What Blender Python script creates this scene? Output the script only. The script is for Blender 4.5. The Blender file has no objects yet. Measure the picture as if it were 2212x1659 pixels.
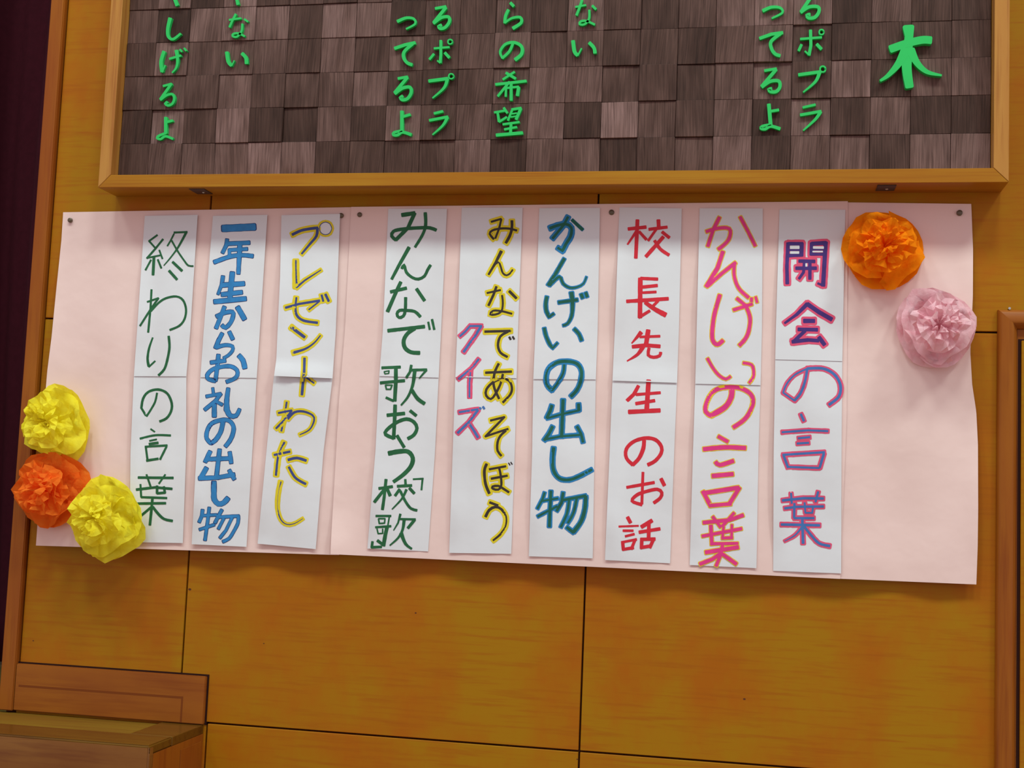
import bpy, bmesh, math, random
from mathutils import Vector, Matrix, noise
import numpy as np
random.seed(7)
S = bpy.context.scene
COL = S.collection

# ---------------------------------------------------------------- camera
W, H = 2212, 1659
F_PX = 2788.209
CAM = Vector((0.24552, -2.57516, -0.13888))
RX, RY, RZ = math.pi/2 + 0.0901825, -0.0403202, 0.1844779
cam_d = bpy.data.cameras.new('camera')
cam = bpy.data.objects.new('camera', cam_d)
COL.objects.link(cam)
cam.location = CAM
cam.rotation_euler = (RX, RY, RZ)
cam_d.sensor_fit = 'HORIZONTAL'
cam_d.sensor_width = 36.0
cam_d.lens = F_PX/W*36.0
cam_d.clip_start = 0.05
S.camera = cam
RM = Matrix.Rotation(RZ, 3, 'Z') @ Matrix.Rotation(RY, 3, 'Y') @ Matrix.Rotation(RX, 3, 'X')

def at(px, py, d=0.0):
    """Point of the vertical plane y = -d that stands at photo pixel (px, py)."""
    v = RM @ Vector(((px-W/2)/F_PX, -(py-H/2)/F_PX, -1))
    t = (-d-CAM.y)/v.y
    return CAM + v*t

def atz(px, py, z):
    v = RM @ Vector(((px-W/2)/F_PX, -(py-H/2)/F_PX, -1))
    return CAM + v*((z-CAM.z)/v.z)

# ---------------------------------------------------------------- light
w = bpy.data.worlds.new('hall_ambient'); S.world = w; w.use_nodes = True
bgn = w.node_tree.nodes['Background']
bgn.inputs[0].default_value = (1.0, 0.89, 0.95, 1)
bgn.inputs[1].default_value = 0.55

def area(name, loc, target, size, power, col):
    l = bpy.data.lights.new(name, 'AREA'); l.shape = 'DISK'; l.size = size
    l.energy = power; l.color = col
    o = bpy.data.objects.new(name, l); COL.objects.link(o); o.location = loc
    o.rotation_euler = (Vector(target)-Vector(loc)).to_track_quat('-Z', 'Y').to_euler()
    return o
KEY = (0.84, 1.0, 0.90)
area('ceiling_lamp', (1.0, -3.1, 5.3), (0, 0, 0.2), 1.0, 92, KEY)
area('ceiling_lamp', (3.4, -3.1, 5.3), (0, 0, 0.2), 1.0, 110, KEY)
area('ceiling_lamp', (-1.2, -3.1, 5.3), (-0.3, 0, 0.2), 1.0, 88, KEY)
area('ceiling_lamp', (-3.4, -3.1, 5.3), (-0.3, 0, 0.2), 1.0, 55, KEY)
S.view_settings.view_transform = 'Standard'
S.view_settings.look = 'None'
S.view_settings.exposure = 0.06
S.view_settings.gamma = 1.0
S.view_settings.use_curve_mapping = False

# ---------------------------------------------------------------- helpers
def lin(r, g, b):
    f = lambda c: (c/255/12.92) if c/255 <= .04045 else ((c/255+.055)/1.055)**2.4
    return (f(r), f(g), f(b), 1)

def new_mat(name):
    m = bpy.data.materials.new(name); m.use_nodes = True
    return m, m.node_tree.nodes, m.node_tree.links, m.node_tree.nodes['Principled BSDF']

def simple(name, col, rough=.6, spec=.3, metal=0.0, var=0.0, vscale=40):
    m, n, l, b = new_mat(name)
    b.inputs['Base Color'].default_value = col
    b.inputs['Roughness'].default_value = rough
    b.inputs['Specular IOR Level'].default_value = spec
    b.inputs['Metallic'].default_value = metal
    if var:
        tc = n.new('ShaderNodeTexCoord'); nz = n.new('ShaderNodeTexNoise')
        nz.inputs['Scale'].default_value = vscale; nz.inputs['Detail'].default_value = 3
        l.new(tc.outputs['Object'], nz.inputs['Vector'])
        mx = n.new('ShaderNodeMix'); mx.data_type = 'RGBA'
        mx.inputs['A'].default_value = [c*(1-var) for c in col[:3]]+[1]
        mx.inputs['B'].default_value = [min(1, c*(1+var)) for c in col[:3]]+[1]
        l.new(nz.outputs['Fac'], mx.inputs['Factor'])
        l.new(mx.outputs['Result'], b.inputs['Base Color'])
    return m

def wood(name, c1, c2, c3, scale=(1.2, 1.2, 9), fine=(6, 6, 120), blotch=2.2, rough=.42, bump=.15, rnd=True, spec=.35):
    """c1/c2 = the two tones that blotch into each other, c3 = grain line tone."""
    m, n, l, b = new_mat(name)
    tc = n.new('ShaderNodeTexCoord'); oi = n.new('ShaderNodeObjectInfo')
    mul = n.new('ShaderNodeMath'); mul.operation = 'MULTIPLY'; mul.inputs[1].default_value = 40 if rnd else 0
    l.new(oi.outputs['Random'], mul.inputs[0])
    def nz(sc, detail, rough_=.55, s=1.0):
        mp = n.new('ShaderNodeMapping'); mp.inputs['Scale'].default_value = sc
        l.new(tc.outputs['Object'], mp.inputs['Vector'])
        t = n.new('ShaderNodeTexNoise'); t.noise_dimensions = '4D'
        t.inputs['Scale'].default_value = s; t.inputs['Detail'].default_value = detail
        t.inputs['Roughness'].default_value = rough_
        l.new(mp.outputs['Vector'], t.inputs['Vector']); l.new(mul.outputs[0], t.inputs['W'])
        return t
    a = nz(scale, 5, .6, blotch); f = nz(fine, 3, .6, 1.0)
    r = n.new('ShaderNodeValToRGB'); r.color_ramp.elements[0].position = .40; r.color_ramp.elements[1].position = .62
    l.new(a.outputs['Fac'], r.inputs['Fac'])
    m1 = n.new('ShaderNodeMix'); m1.data_type = 'RGBA'
    m1.inputs['A'].default_value = c1; m1.inputs['B'].default_value = c2
    l.new(r.outputs['Color'], m1.inputs['Factor'])
    r2 = n.new('ShaderNodeValToRGB'); r2.color_ramp.elements[0].position = .50; r2.color_ramp.elements[1].position = .78
    l.new(f.outputs['Fac'], r2.inputs['Fac'])
    m2 = n.new('ShaderNodeMix'); m2.data_type = 'RGBA'
    l.new(m1.outputs['Result'], m2.inputs['A']); m2.inputs['B'].default_value = c3
    l.new(r2.outputs['Color'], m2.inputs['Factor'])
    l.new(m2.outputs['Result'], b.inputs['Base Color'])
    b.inputs['Roughness'].default_value = rough
    b.inputs['Specular IOR Level'].default_value = spec
    bp = n.new('ShaderNodeBump'); bp.inputs['Strength'].default_value = bump; bp.inputs['Distance'].default_value = .001
    l.new(f.outputs['Fac'], bp.inputs['Height']); l.new(bp.outputs['Normal'], b.inputs['Normal'])
    return m

def paper(name, col, trans=.0, wr=.25, scale=9):
    m, n, l, b = new_mat(name)
    b.inputs['Base Color'].default_value = col
    b.inputs['Roughness'].default_value = .75
    b.inputs['Specular IOR Level'].default_value = .15
    tc = n.new('ShaderNodeTexCoord'); t = n.new('ShaderNodeTexNoise')
    t.inputs['Scale'].default_value = scale; t.inputs['Detail'].default_value = 4; t.inputs['Roughness'].default_value = .45
    l.new(tc.outputs['Object'], t.inputs['Vector'])
    bp = n.new('ShaderNodeBump'); bp.inputs['Strength'].default_value = wr; bp.inputs['Distance'].default_value = .012
    l.new(t.outputs['Fac'], bp.inputs['Height']); l.new(bp.outputs['Normal'], b.inputs['Normal'])
    return m

def tissue(name, col, deep):
    m, n, l, b = new_mat(name)
    out = n['Material Output']
    tc = n.new('ShaderNodeTexCoord'); t = n.new('ShaderNodeTexNoise')
    t.inputs['Scale'].default_value = 45; t.inputs['Detail'].default_value = 5
    l.new(tc.outputs['Object'], t.inputs['Vector'])
    mx = n.new('ShaderNodeMix'); mx.data_type = 'RGBA'
    mx.inputs['A'].default_value = deep; mx.inputs['B'].default_value = col
    rr = n.new('ShaderNodeValToRGB'); rr.color_ramp.elements[0].position = .3; rr.color_ramp.elements[1].position = .55
    l.new(t.outputs['Fac'], rr.inputs['Fac']); l.new(rr.outputs['Color'], mx.inputs['Factor'])
    d = n.new('ShaderNodeBsdfDiffuse'); tr = n.new('ShaderNodeBsdfTranslucent'); ms = n.new('ShaderNodeMixShader')
    ms.inputs['Fac'].default_value = .42
    l.new(mx.outputs['Result'], d.inputs['Color']); l.new(mx.outputs['Result'], tr.inputs['Color'])
    bp = n.new('ShaderNodeBump'); bp.inputs['Strength'].default_value = .5; bp.inputs['Distance'].default_value = .003
    t2 = n.new('ShaderNodeTexNoise'); t2.inputs['Scale'].default_value = 130; t2.inputs['Detail'].default_value = 3
    l.new(tc.outputs['Object'], t2.inputs['Vector']); l.new(t2.outputs['Fac'], bp.inputs['Height'])
    l.new(bp.outputs['Normal'], d.inputs['Normal'])
    l.new(d.outputs[0], ms.inputs[1]); l.new(tr.outputs[0], ms.inputs[2]); l.new(ms.outputs[0], out.inputs['Surface'])
    return m

def obj(name, verts, faces, mats, parent=None, mi=None, smooth=False):
    me = bpy.data.meshes.new(name)
    me.from_pydata([tuple(v) for v in verts], [], faces)
    for m in (mats if isinstance(mats, (list, tuple)) else [mats]): me.materials.append(m)
    if mi is not None: me.polygons.foreach_set('material_index', mi)
    if smooth: me.polygons.foreach_set('use_smooth', [True]*len(me.polygons))
    me.update()
    o = bpy.data.objects.new(name, me); COL.objects.link(o)
    if parent: o.parent = parent
    return o

def from_bm(name, bm, mats, parent=None, smooth=False):
    me = bpy.data.meshes.new(name); bm.normal_update(); bm.to_mesh(me); bm.free()
    for m in (mats if isinstance(mats, (list, tuple)) else [mats]): me.materials.append(m)
    if smooth: me.polygons.foreach_set('use_smooth', [True]*len(me.polygons))
    o = bpy.data.objects.new(name, me); COL.objects.link(o)
    if parent: o.parent = parent
    return o

def box_bm(x0, x1, y0, y1, z0, z1, bev=0.0, bm=None, seg=1):
    b2 = bmesh.new()
    vs = [b2.verts.new((x, y, z)) for x in (x0, x1) for y in (y0, y1) for z in (z0, z1)]
    for f in ((0, 1, 3, 2), (4, 6, 7, 5), (0, 4, 5, 1), (2, 3, 7, 6), (0, 2, 6, 4), (1, 5, 7, 3)):
        b2.faces.new([vs[i] for i in f])
    bmesh.ops.recalc_face_normals(b2, faces=b2.faces)
    if bev: bmesh.ops.bevel(b2, geom=b2.edges[:], offset=bev, segments=seg, affect='EDGES', clamp_overlap=True)
    if bm is None: return b2
    me = bpy.data.meshes.new('tmp'); b2.to_mesh(me); b2.free(); bm.from_mesh(me); bpy.data.meshes.remove(me)
    return bm

def box(name, x0, x1, y0, y1, z0, z1, mat, parent=None, bev=.001, seg=1):
    return from_bm(name, box_bm(x0, x1, y0, y1, z0, z1, bev, seg=seg), mat, parent)

def empty(name, loc=(0, 0, 0)):
    o = bpy.data.objects.new(name, None); COL.objects.link(o); o.location = loc
    o.empty_display_size = .1
    return o

def tag(o, label, cat, group=None):
    o['label'] = label; o['category'] = cat
    if group: o['group'] = group
    return o

def struct(o):
    o['kind'] = 'structure'; return o

def adopt(parent, child):
    child.parent = parent
    child.location = child.location - parent.location
    return child

# ---------------------------------------------------------------- materials
M_panel = wood('panel_wood', (.385, .178, .005, 1), (.41, .122, .005, 1), (.36, .102, .006, 1),
               scale=(1.3, 1.3, 1.0), fine=(7, 7, 120), blotch=4.2, rough=.42, bump=.05, spec=.13)  # olive-orange mottle: uneven lamp light and colour noise painted into the wood
M_trim = wood('trim_wood', (.34, .105, .010, 1), (.29, .072, .010, 1), (.22, .05, .008, 1),
              scale=(6, 6, 1.0), fine=(90, 90, 4), blotch=2.0, rough=.35, bump=.05, spec=.18)
M_trimh = wood('trim_wood_level', (.34, .105, .012, 1), (.28, .075, .012, 1), (.24, .06, .010, 1),
               scale=(1, 1, 4), fine=(4, 4, 90), blotch=3.0, rough=.35, bump=.05, spec=.18)
M_frame_h = wood('frame_wood_level', (.42, .19, .016, 1), (.38, .14, .012, 1), (.30, .09, .010, 1),
                 scale=(.8, 4, 8), fine=(3, 60, 170), blotch=3.0, rough=.33, bump=.08, spec=.15)
M_frame_v = wood('frame_wood_upright', (.50, .23, .045, 1), (.46, .19, .035, 1), (.30, .09, .014, 1),
                 scale=(9, 4, 1.5), fine=(130, 60, 4), blotch=2.5, rough=.33, bump=.08)
M_box = wood('box_wood', (.25, .10, .020, 1), (.20, .068, .014, 1), (.15, .042, .010, 1),
             scale=(1, 1, 3), fine=(6, 30, 90), blotch=3.5, rough=.17, bump=.05, spec=.5)
M_boxtop = wood('box_top_wood', (.16, .072, .008, 1), (.13, .05, .007, 1), (.10, .036, .006, 1),
                scale=(1, 3, 3), fine=(5, 90, 90), blotch=3.0, rough=.2, bump=.05, spec=.2)
M_gap = simple('gap_dark', (.11, .038, .022, 1), .9, .1)
M_groove = simple('groove_dark', (.03, .009, .007, 1), .8, .1)
M_back = simple('board_backing', (.04, .025, .02, 1), .9, .1)
M_pink = paper('pink_paper', (.875, .65, .62, 1), wr=.5, scale=7)
M_white = paper('white_paper', (.765, .775, .825, 1), wr=.22, scale=9)
M_pin = simple('pin_grey', (.13, .095, .06, 1), .35, .5, .3)
M_metal = simple('bracket_metal', (.10, .075, .07, 1), .42, .5, .8)
M_screw = simple('screw_metal', (.65, .65, .6, 1), .2, .5, 1.0)
M_curt = simple('curtain_maroon', (.040, .0045, .010, 1), .9, .1, var=.25, vscale=60)
M_green = simple('letter_green', (.022, .55, .115, 1), .45, .3, var=.06, vscale=30)

def tile_mat():
    m, n, l, b = new_mat('tile_wood')
    tc = n.new('ShaderNodeTexCoord'); oi = n.new('ShaderNodeObjectInfo')
    def math_(op, a, bb):
        x = n.new('ShaderNodeMath'); x.operation = op
        if isinstance(a, float): x.inputs[0].default_value = a
        else: l.new(a, x.inputs[0])
        if isinstance(bb, float): x.inputs[1].default_value = bb
        else: l.new(bb, x.inputs[1])
        return x.outputs[0]
    W_ = math_('MULTIPLY', oi.outputs['Random'], 97.0)
    # slight change of grain direction from block to block
    rot = math_('MULTIPLY', math_('SUBTRACT', math_('FRACT', math_('MULTIPLY', oi.outputs['Random'], 31.7), 0.0), 0.5), 0.16)
    cb = n.new('ShaderNodeCombineXYZ'); l.new(rot, cb.inputs['Y'])
    mp = n.new('ShaderNodeMapping'); l.new(tc.outputs['Object'], mp.inputs['Vector']); l.new(cb.outputs[0], mp.inputs['Rotation'])
    mp.inputs['Scale'].default_value = (1, 1, 1)
    mp2 = n.new('ShaderNodeMapping'); l.new(mp.outputs[0], mp2.inputs['Vector']); mp2.inputs['Scale'].default_value = (430, 60, 13)
    g = n.new('ShaderNodeTexNoise'); g.noise_dimensions = '4D'; g.inputs['Scale'].default_value = 1; g.inputs['Detail'].default_value = 4
    g.inputs['Roughness'].default_value = .6; g.inputs['Distortion'].default_value = .35
    l.new(mp2.outputs[0], g.inputs['Vector']); l.new(W_, g.inputs['W'])
    mp3 = n.new('ShaderNodeMapping'); l.new(mp.outputs[0], mp3.inputs['Vector']); mp3.inputs['Scale'].default_value = (26, 10, 9)
    g2 = n.new('ShaderNodeTexNoise'); g2.noise_dimensions = '4D'; g2.inputs['Scale'].default_value = 1; g2.inputs['Detail'].default_value = 2
    l.new(mp3.outputs[0], g2.inputs['Vector']); l.new(W_, g2.inputs['W'])
    # tone of the block
    ramp = n.new('ShaderNodeValToRGB'); cr = ramp.color_ramp
    cr.elements[0].position = 0; cr.elements[0].color = (.052, .026, .020, 1)
    cr.elements[1].position = 1; cr.elements[1].color = (.185, .110, .100, 1)
    for p_, c_ in ((.30, (.078, .041, .033, 1)), (.55, (.105, .058, .049, 1)), (.8, (.138, .079, .069, 1))):
        e = cr.elements.new(p_); e.color = c_
    tone = math_('FRACT', math_('MULTIPLY', oi.outputs['Random'], 13.37), 0.0)
    l.new(tone, ramp.inputs['Fac'])
    hs = n.new('ShaderNodeMix'); hs.data_type = 'RGBA'; hs.blend_type = 'MULTIPLY'; hs.inputs['Factor'].default_value = 1
    l.new(ramp.outputs['Color'], hs.inputs['A'])
    r3 = n.new('ShaderNodeValToRGB'); r3.color_ramp.elements[0].color = (.52, .48, .47, 1); r3.color_ramp.elements[1].color = (1.55, 1.55, 1.58, 1)
    r3.color_ramp.elements[0].position = .30; r3.color_ramp.elements[1].position = .74
    l.new(g.outputs['Fac'], r3.inputs['Fac']); l.new(r3.outputs['Color'], hs.inputs['B'])
    h2 = n.new('ShaderNodeMix'); h2.data_type = 'RGBA'; h2.blend_type = 'MULTIPLY'; h2.inputs['Factor'].default_value = 1
    r4 = n.new('ShaderNodeValToRGB'); r4.color_ramp.elements[0].color = (.72, .66, .62, 1); r4.color_ramp.elements[1].color = (1.25, 1.25, 1.25, 1)
    r4.color_ramp.elements[0].position = .35; r4.color_ramp.elements[1].position = .65
    l.new(g2.outputs['Fac'], r4.inputs['Fac'])
    l.new(hs.outputs['Result'], h2.inputs['A']); l.new(r4.outputs['Color'], h2.inputs['B'])
    l.new(h2.outputs['Result'], b.inputs['Base Color'])
    b.inputs['Roughness'].default_value = .72; b.inputs['Specular IOR Level'].default_value = .2
    bp = n.new('ShaderNodeBump'); bp.inputs['Strength'].default_value = .55; bp.inputs['Distance'].default_value = .0018
    l.new(g.outputs['Fac'], bp.inputs['Height']); l.new(bp.outputs['Normal'], b.inputs['Normal'])
    return m
M_tile = tile_mat()

def ink(name, c, var=.22):
    return simple(name, lin(*c), .55, .25, var=var, vscale=55)
INK = {
 'green': ink('ink_green', (38, 100, 62), .38), 'blue': ink('ink_blue', (52, 132, 196), .30), 'navyline': ink('ink_navy_line', (24, 48, 112)),
 'navy': ink('ink_navy', (62, 74, 138)), 'yellow': ink('ink_yellow', (226, 205, 40), .16), 'black': ink('ink_black', (58, 48, 46)),
 'midblue': ink('ink_mid_blue', (70, 116, 182)), 'rose': ink('ink_rose', (228, 84, 122), .16), 'teal': ink('ink_teal', (30, 96, 78), .35),
 'sky': ink('ink_sky_line', (40, 128, 190)), 'red': ink('ink_red', (214, 42, 58), .20), 'magenta': ink('ink_magenta', (228, 60, 138), .18),
 'purple': ink('ink_purple', (70, 46, 122), .30), 'gold': ink('ink_gold_line', (232, 196, 40), .15)}
STYLE = {'gn': ('green', None, 0), 'bl': ('blue', 'navyline', 12), 'ny': ('navy', 'yellow', 52), 'ky': ('black', 'yellow', 54),
         'pb': ('midblue', 'rose', 44), 'gb': ('teal', 'sky', 20), 'rd': ('red', None, 0), 'py': ('magenta', 'gold', 20), 'vp': ('purple', 'rose', 58)}

# ---------------------------------------------------------------- room shell
XP0, XP1 = -1.331, -1.2975      # left post
XA, XB = -0.92378, -0.08074     # upright joints
ZM, ZL = 0.21858, -0.62366      # level joints
XR = 2.2; ZT = 2.2; ZB = -1.75
wall = struct(box('wall_back', XP0+.004, XR, .014, .12, ZB, ZT, M_gap, bev=0))
G = .0019
def panel(x0, x1, z0, z1):
    o = from_bm('panel', box_bm(x0+G, x1-G, 0.0, .013, z0+G, z1-G, .0009), M_panel, wall)
    return o
panel(XP1+.0012, XA, ZM, ZT-.4); panel(XA, XB, ZM, ZT-.4); panel(XB, .762, ZM, ZT-.4); panel(.762, 1.6, ZM, ZT-.4)
panel(XP1+.0012, XA, ZL, ZM); panel(XA, XB, ZL, ZM); panel(XB, .762, ZL, ZM)
panel(-.8605, XB, ZL-.9, ZL); panel(XB, .762, ZL-.9, ZL)
panel(XP1, -.8605, ZL-.9, ZL)
for px, py, r in ((410, 1273, .0022), (898, 1324, .0013), (72, 1384, .0012), (1608, 1510, .0016), (1247, 1640, .001), (570, 1390, .001)):
    p = at(px, py)
    o = obj('nail_hole', [p+Vector((r*1.6*math.cos(a), -.0003, r*math.sin(a))) for a in [i*math.pi/5 for i in range(10)]], [list(range(10))], M_gap, wall)

# left post and lower rail (the framing of the wall's left end)
post = struct(box('trim_1', XP0, XP1, -.012, .11, -.6275, ZT, M_trim, bev=.002, seg=2))
rail = struct(box('trim_2', XP1+.0008, -.8650, -.010, .012, -.6262, -.5285, M_trimh, bev=.0015, seg=2))
# dark shadow joint round the rail: a recessed fillet
box('fillet', XP1, -.8612, -.0015, .012, -.5285, -.5250, M_groove, rail, bev=0)
box('fillet', -.8650, -.8612, -.0015, .012, -.628, -.5285, M_groove, rail, bev=0)

M_line = simple('line_brown', (.20, .048, .008, 1), .5, .15)  # thin darker brown line, L-shaped, on the rail's face
box('dark_line', -1.288, -.912, -.0102, -.009, -.5765, -.5720, M_line, rail, bev=0)
box('dark_line', -.9160, -.912, -.01025, -.009, -.625, -.5720, M_line, rail, bev=0)

# door casing at the right
D0, D1 = .6945, .7305
ZD0, ZD1 = .2610, .2245
door = struct(empty('door_1', (D0, 0, -.6)))
prof = [(0, 0), (0, .010), (.003, .014), (.007, .0155), (.011, .017), (.020, .019), (.026, .018), (.030, .012), (.0345, .008), (.036, .0)]
def moulding(name, path, mat):
    v = []; f = []
    n = len(prof)
    for (x, z, dx, dz) in path:
        for (u, d) in prof: v.append((x+dx*u, -d, z+dz*u))
    for i in range(len(path)-1):
        for j in range(n-1):
            f.append((i*n+j, i*n+j+1, (i+1)*n+j+1, (i+1)*n+j))
    return adopt(door, obj(name, v, f, mat, smooth=True))
moulding('door_jamb', [(D0, ZB, 1, 0), (D0, ZD0, 1, -1)], M_trim)
moulding('door_head', [(D0, ZD0, 1, -1), (1.65, ZD0, -1, -1)], M_trimh)
moulding('door_jamb', [(1.65, ZD0, -1, -1), (1.65, ZB, -1, 0)], M_trim)
adopt(door, box('door_stop', D1+.0002, 1.614, -.002, .02, ZB, ZD1, M_trim, bev=0))
adopt(door, box('door_gap', D1+.0018, 1.612, -.0026, 0, ZB, ZD1-.0185, M_groove, bev=0))
adopt(door, box('door_leaf', D1+.0075, 1.605, -.006, .012, ZB, ZD1-.0215, M_panel, bev=.001))
hk = empty('wall_hook', tuple(at(2180, 664, .012)))
p = at(2180, 664, .012)
def cyl(name, c, r, d0, d1, mat, parent=None, n=14, r2=None, dome=0.0):
    """Round piece standing on the wall: centre c (x, z), from depth d0 out to d1."""
    r2 = r if r2 is None else r2
    v = []; f = []
    rings = [(r, d0), (r2, d1)]
    if dome: rings += [(r2*.75, d1+dome*.6), (r2*.35, d1+dome)]
    for (rr, dd) in rings:
        for i in range(n): v.append((c[0]+rr*math.cos(2*math.pi*i/n), -dd, c[1]+rr*math.sin(2*math.pi*i/n)))
    for k in range(len(rings)-1):
        for i in range(n): f.append((k*n+i, k*n+(i+1) % n, (k+1)*n+(i+1) % n, (k+1)*n+i))
    f.append(tuple(range((len(rings)-1)*n, len(rings)*n)))
    f.append(tuple(reversed(range(n))))
    return obj(name, v, f, mat, parent, smooth=False)
adopt(hk, cyl('shank', (p.x+.0005, p.z-.002), .0011, -.001, .012, M_metal, n=8))
adopt(hk, cyl('nail_head', (p.x+.0005, p.z-.002), .0024, .012, .0135, M_screw, n=12))
tag(hk, 'small metal nail sticking out just above the right-hand casing', 'nail')

# stage behind the left end of the wall
struct(box('floor', -4.5, 3.5, -6.5, .0, ZB-.1, ZB, wood('hall_floor_wood', (.38, .20, .09, 1), (.32, .16, .07, 1), (.24, .11, .04, 1)), bev=0))
sf = struct(box('stage_floor', -3.6, XP0-.0005, -.02, 1.2, -.70, -.640, wood('stage_wood', (.10, .08, .02, 1), (.06, .05, .02, 1), (.10, .06, .02, 1), rough=.85, spec=.03), bev=.001))
# curtain with folds
v = []; f = []
nx, nz_ = 150, 24
for i in range(nx+1):
    x = -3.0 + 1.95*i/nx
    for j in range(nz_+1):
        z = -.63 + 2.7*j/nz_
        k = .045*math.sin(x*24+1.2) + .018*math.sin(x*57+z*.8) + .01*math.sin(x*9+z*1.7)
        v.append((x+.012*math.sin(z*2+x*5), .66+k, z))
for i in range(nx):
    for j in range(nz_):
        a = i*(nz_+1)+j; f.append((a, a+nz_+1, a+nz_+2, a+1))
cu = obj('stage_curtain', v, f, M_curt, smooth=True)
sm = cu.modifiers.new('thick', 'SOLIDIFY'); sm.thickness = .004
tag(cu, 'dark maroon stage curtain hanging in folds left of the wall', 'curtain')

# ---------------------------------------------------------------- box step, lower left
ZS = -.6278
BX1 = -.8662
DB = .248
bxr = empty('box_step', (-1.2, -.12, ZB))
inx1, iny = -.957, -.1485
P = lambda n_, *a, **k: adopt(bxr, box(n_, *a, **k))
P('front_panel', -2.0, BX1, -DB, -DB+.02, ZB, ZS-.001, mat=M_box, bev=.0035, seg=3)
P('side_panel', BX1-.02, BX1-.0005, -DB+.0203, -.0004, ZB, ZS-.0182, mat=M_trim, bev=.0003)
P('side_board', BX1-.0005, BX1+.0008, -DB+.140, -.012, ZB, ZS-.032, mat=M_trim, bev=.0004)
P('top_rail', -2.0, BX1-.0005, -DB+.0005, iny, ZS-.018, ZS+.0002, mat=M_boxtop, bev=.003, seg=3)
P('top_rail', inx1, BX1-.0008, iny+.0004, -.0004, ZS-.018, ZS, mat=M_boxtop, bev=.001)
P('top_inset', -2.0, inx1-.011, iny+.0006, -.0004, ZS-.025, ZS-.0045, mat=wood('inset_wood', (.235, .13, .012, 1), (.21, .10, .010, 1), (.17, .07, .008, 1), scale=(1, 4, 1), fine=(5, 90, 5), rough=.4), bev=.0008)
P('inset_gap', inx1-.0108, inx1-.0002, iny+.0006, -.0004, ZS-.03, ZS-.014, mat=M_groove, bev=0)
tag(bxr, 'glossy brown wooden box step against the wall in the lower left corner', 'box')

# ---------------------------------------------------------------- pin board of wooden blocks
BT, BF = .04874, .07989         # depth of the block faces and of the frame's front
BL, BRR, BBOT, BTOP = -1.1465, .6998, .4913, 1.30
RWD = .0272
board = empty('wooden_signboard', ((BL+BRR)/2, 0, BBOT))
def rail_piece(name, pts, mat, d0=0.0006, d1=BF):
    """pts: outline (x, z) of a mitred rail; extruded from the wall outwards, edges eased."""
    bm = bmesh.new()
    a = [bm.verts.new((x, -d0, z)) for x, z in pts]; b_ = [bm.verts.new((x, -d1, z)) for x, z in pts]
    k = len(pts)
    bm.faces.new(a); bm.faces.new(list(reversed(b_)))
    for i in range(k): bm.faces.new((a[i], b_[i], b_[(i+1) % k], a[(i+1) % k]))
    bmesh.ops.recalc_face_normals(bm, faces=bm.faces)
    bmesh.ops.bevel(bm, geom=bm.edges[:], offset=.0007, segments=1, affect='EDGES')
    return adopt(board, from_bm(name, bm, mat))
e = .0003
rail_piece('frame_rail', [(BL, BBOT), (BRR, BBOT), (BRR-RWD, BBOT+RWD), (BL+RWD, BBOT+RWD)], M_frame_h)
rail_piece('frame_rail', [(BL, BBOT+2*e), (BL+RWD, BBOT+RWD+2*e), (BL+RWD, BTOP-RWD-2*e), (BL, BTOP-2*e)], M_frame_v)
rail_piece('frame_rail', [(BRR, BBOT+3*e), (BRR, BTOP-3*e), (BRR-RWD, BTOP-RWD-3*e), (BRR-RWD, BBOT+RWD+3*e)], M_frame_v)
rail_piece('frame_rail', [(BL, BTOP), (BL+RWD, BTOP-RWD), (BRR-RWD, BTOP-RWD), (BRR, BTOP)], M_frame_h)
adopt(board, box('backing_board', BL+RWD+.0005, BRR-RWD-.0005, -.026, -.001, BBOT+RWD+.0005, BTOP-RWD-.0005, M_back, bev=0))
# blocks: 24 columns; the bottom row is cut by the rail
TX, TZ, TW, TH = -1.1254, .59436, .075, .07456
tile_mesh = {}
def tile_me(w_, h_):
    k = (round(w_, 4), round(h_, 4))
    if k not in tile_mesh:
        bm = box_bm(-w_/2+.0003, w_/2-.0003, 0, .018, -h_/2+.0003, h_/2-.0003, .0006)
        me = bpy.data.meshes.new('tile'); bm.to_mesh(me); bm.free(); me.materials.append(M_tile); tile_mesh[k] = me
    return tile_mesh[k]
rt = random.Random(11)
tile_front = {}
for r in range(-1, 9):
    for c in range(24):
        x0, x1 = TX+c*TW, TX+(c+1)*TW
        z0, z1 = TZ+r*TH, TZ+(r+1)*TH
        x0 = max(x0, BL+RWD+.0006); x1 = min(x1, BRR-RWD-.0006)
        z0 = max(z0, BBOT+RWD+.0006); z1 = min(z1, BTOP-RWD-.0006)
        if z1-z0 < .02: continue
        o = bpy.data.objects.new('tile', tile_me(x1-x0, z1-z0)); COL.objects.link(o)
        off = rt.choice((-1, 0, 0, 0, 1))*.0022 + rt.uniform(-.0012, .0012)
        o.location = ((x0+x1)/2, -(BT+off), (z0+z1)/2)
        o.rotation_euler = (rt.uniform(-.022, .022), rt.uniform(-.006, .006), rt.uniform(-.018, .018))
        adopt(board, o)
        tile_front[(r, c)] = BT+off
# metal brackets under the frame
for (xa, xb, sx) in ((-.9455, -.9105, -.9235), (.4640, .4990, .4835)):
    b_ = adopt(board, from_bm('bracket', box_bm(xa, xb, -.066, -.022, BBOT-.0018, BBOT-.0001, .0005), M_metal))
    bm = bmesh.new(); bmesh.ops.create_uvsphere(bm, u_segments=10, v_segments=6, radius=.0028)
    for vv in bm.verts: vv.co.z *= .5; vv.co += Vector((sx, -.040, BBOT-.0022))
    s_ = from_bm('screw', bm, M_screw); s_.parent = b_; s_.location = -Vector(board.location)
    s_.location = (0, 0, 0)
tag(board, 'large framed signboard of dark wooden blocks with green cut-out lettering', 'signboard')

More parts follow.
